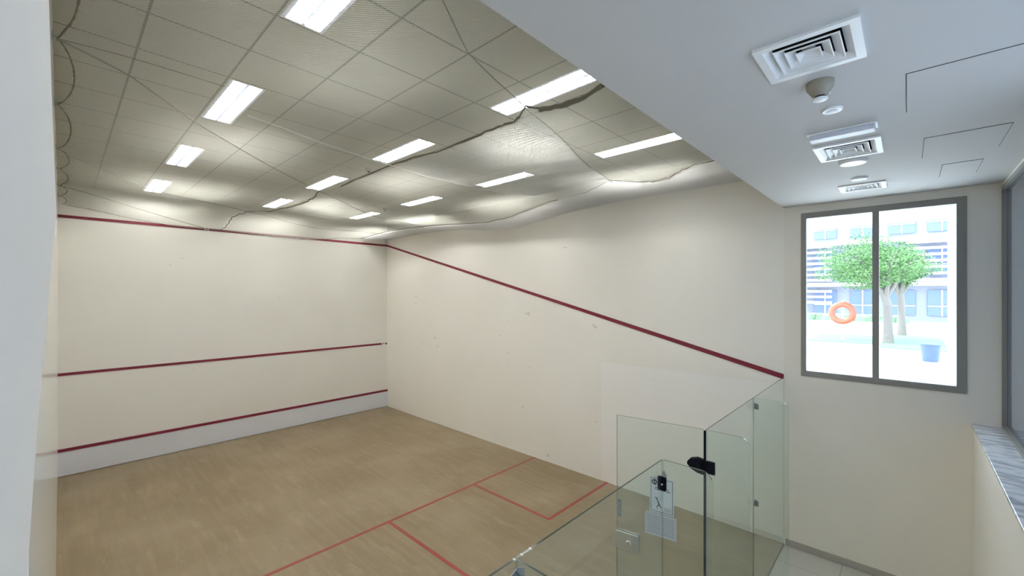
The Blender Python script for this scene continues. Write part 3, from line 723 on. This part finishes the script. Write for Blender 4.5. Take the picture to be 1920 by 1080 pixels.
def blob_tree(x, y, h, r_, rz_, label, seed, lean=0):
    rnd = random.Random(seed); t = thing('broadleaf_tree', label, 'tree', (x, y, G), group='trees outside the window')
    mb = MB(); top = h-rz_
    mb.tube([(x, y, G), (x+.03, y+.02, G+.5*(top-G)), (x-.05, y+.12+lean, top)], [.14, .11, .08], n=10)
    tr = mb.build('trunk', M['bark'], t, smooth=True)
    mb = MB()
    for k in range(6):
        a = k*PI/3+.4
        mb.tube([(x+.02, y+.06, G+.6*(top-G)), (x+.5*r_*math.cos(a), y+lean+.5*r_*math.sin(a), top+.1), (x+.75*r_*math.cos(a), y+lean+.75*r_*math.sin(a), top+.35)], [.07, .045, .02], n=7)
    mb.build('branch', M['bark'], tr, smooth=True)
    V = []; F = []
    for i in range(17000):
        d = Vector((rnd.gauss(0, 1), rnd.gauss(0, 1), rnd.gauss(0, 1))).normalized(); k = rnd.random()**.35
        lump = 1+.13*math.sin(4*d.x+seed)+.14*math.sin(6*d.y+1.7*seed)*math.cos(4*d.z)+.13*math.sin(7*d.z+d.x*3+5*d.y)
        p = Vector((x+d.x*r_*k*lump, y+lean+.25+d.y*r_*k*lump, h-rz_+d.z*rz_*k*lump*(1 if d.z > 0 else .75)))
        u = Vector((rnd.gauss(0, 1), rnd.gauss(0, 1), rnd.gauss(0, .6))).normalized(); v_ = u.cross(Vector((rnd.gauss(0, 1), rnd.gauss(0, 1), rnd.gauss(0, 1)))).normalized()
        s_ = rnd.uniform(.02, .045); o = len(V)
        V += [p-u*s_, p+v_*s_*.5, p+u*s_, p-v_*s_*.5]; F.append((o, o+1, o+2, o+3))
    me = bpy.data.meshes.new('foliage'); me.from_pydata([tuple(v) for v in V], [], F); me.materials.append(M['leaf']); me.transform(world(t).inverted())
    o = bpy.data.objects.new('foliage', me); COL.objects.link(o); o.parent = t
blob_tree(17.8, -.72, 5.0, 1.35, .92, 'round topped green tree behind the window mullion, in front of the apartment block', 3, lean=.2)
blob_tree(21.5, -1.0, 4.9, 1.0, .8, 'second slimmer tree standing behind the large round topped one', 8)
# lifebuoy on a post
t = thing('lifebuoy', 'orange red lifebuoy ring hanging outside the left window pane', 'lifebuoy', (18.0, .45, 2.57))
vs = []; fs = []; n1_, n2_ = 36, 12
for i in range(n1_):
    a = 2*PI*i/n1_
    for j in range(n2_):
        b_ = 2*PI*j/n2_; rr = .285+.095*math.cos(b_); vs.append((18.0+.07*math.sin(b_), .45+rr*math.cos(a), 2.57+rr*math.sin(a)))
for i in range(n1_):
    for j in range(n2_): fs.append((i*n2_+j, ((i+1) % n1_)*n2_+j, ((i+1) % n1_)*n2_+(j+1) % n2_, i*n2_+(j+1) % n2_))
mb = MB(); mb.add(vs, fs); mb.build('ring', M['orange'], t, smooth=True)
t2 = thing('lifebuoy_post', 'thin white post that carries the orange lifebuoy', 'post', (18.2, .45, G))
mb = MB(); mb.tube([(18.2, .45, G), (18.2, .45, 3.0)], .03, n=10); mb.build('pole', M['render'], t2, smooth=True)
mb = MB(); mb.tube([(18.09, .45, 2.86), (18.2, .45, 2.86)], .014, n=8); mb.build('peg', M['render'], t2)
# blue pot
t = thing('blue_bucket', 'blue tapered bucket standing on the sunny paving', 'bucket', (13.9, -1.55, G))
mb = MB(); mb.lathe([(.14, G), (.19, G+.40), (.175, G+.40), (.13, G+.03)], (13.9, -1.55, 0), n=28); mb.build('body', M['blue'], t, smooth=True)
mb = MB(); mb.lathe([(.198, G+.385), (.203, G+.40), (.198, G+.415), (.18, G+.415)], (13.9, -1.55, 0), n=28); mb.build('rim', M['blue'], t, smooth=True)
# low white wall and hedge behind the lawn
t = boxes('garden_wall', [((23.0, -8, G), (23.25, 8, G+.38))], M['render']); tag(t, 'low white garden wall in front of the apartment block', 'wall')
mb = MB(); 
for k in range(60):
    y = -1+k*.11; mb.lathe([(.05, G+.0), (.25+.05*math.sin(k*1.7), G+.25), (.2, G+.55+.08*math.sin(k*2.3)), (.04, G+.68)], (24.0+.1*math.sin(k), y, 0), n=9)
tag(mb.build('hedge', M['hedge'], None, smooth=True), 'low clipped hedge running behind the garden wall', 'hedge')
# apartment block
t = thing('apartment_building', 'pale apartment block with louvred balconies beyond the trees', 'building', (32, 0, G))
mb = MB(); mb.box((32.6, -25, G), (40, 25, 9.0)); mb.build('facade_wall', M['facade'], t)
for fz in (2.0, 4.3, 6.6):
    for y in (4.4, 2.6, .8, -.9, -2.5, -4.3):
        if fz == 4.3 and y == .8: continue
        mb = MB(); mb.box((32.52, y-.55, fz), (32.6, y+.55, fz+1.4)); wdw = mb.build('window', M['darkglass'], t)
        mb = MB(); mb.box((32.48, y-.03, fz), (32.53, y+.03, fz+1.4)); mb.box((32.48, y-.55, fz+.5), (32.53, y+.55, fz+.55)); mb.build('window_bar', M['blind'], wdw)
for (ya, yb, za, zb) in ((2.2, 4.6, 2.6, 6.3), (-2.9, -1.1, 3.9, 6.5)):
    mb = MB(); z = za
    while z < zb: mb.box((31.8, ya, z), (31.95, yb, z+.13)); z += .34
    mb.build('louvre_screen', M['blind'], t)
for z in (3.9, 6.4):
    mb = MB(); mb.box((31.75, -25, z-.25), (32.6, 25, z-.05)); mb.build('balcony_slab', M['render'], t)
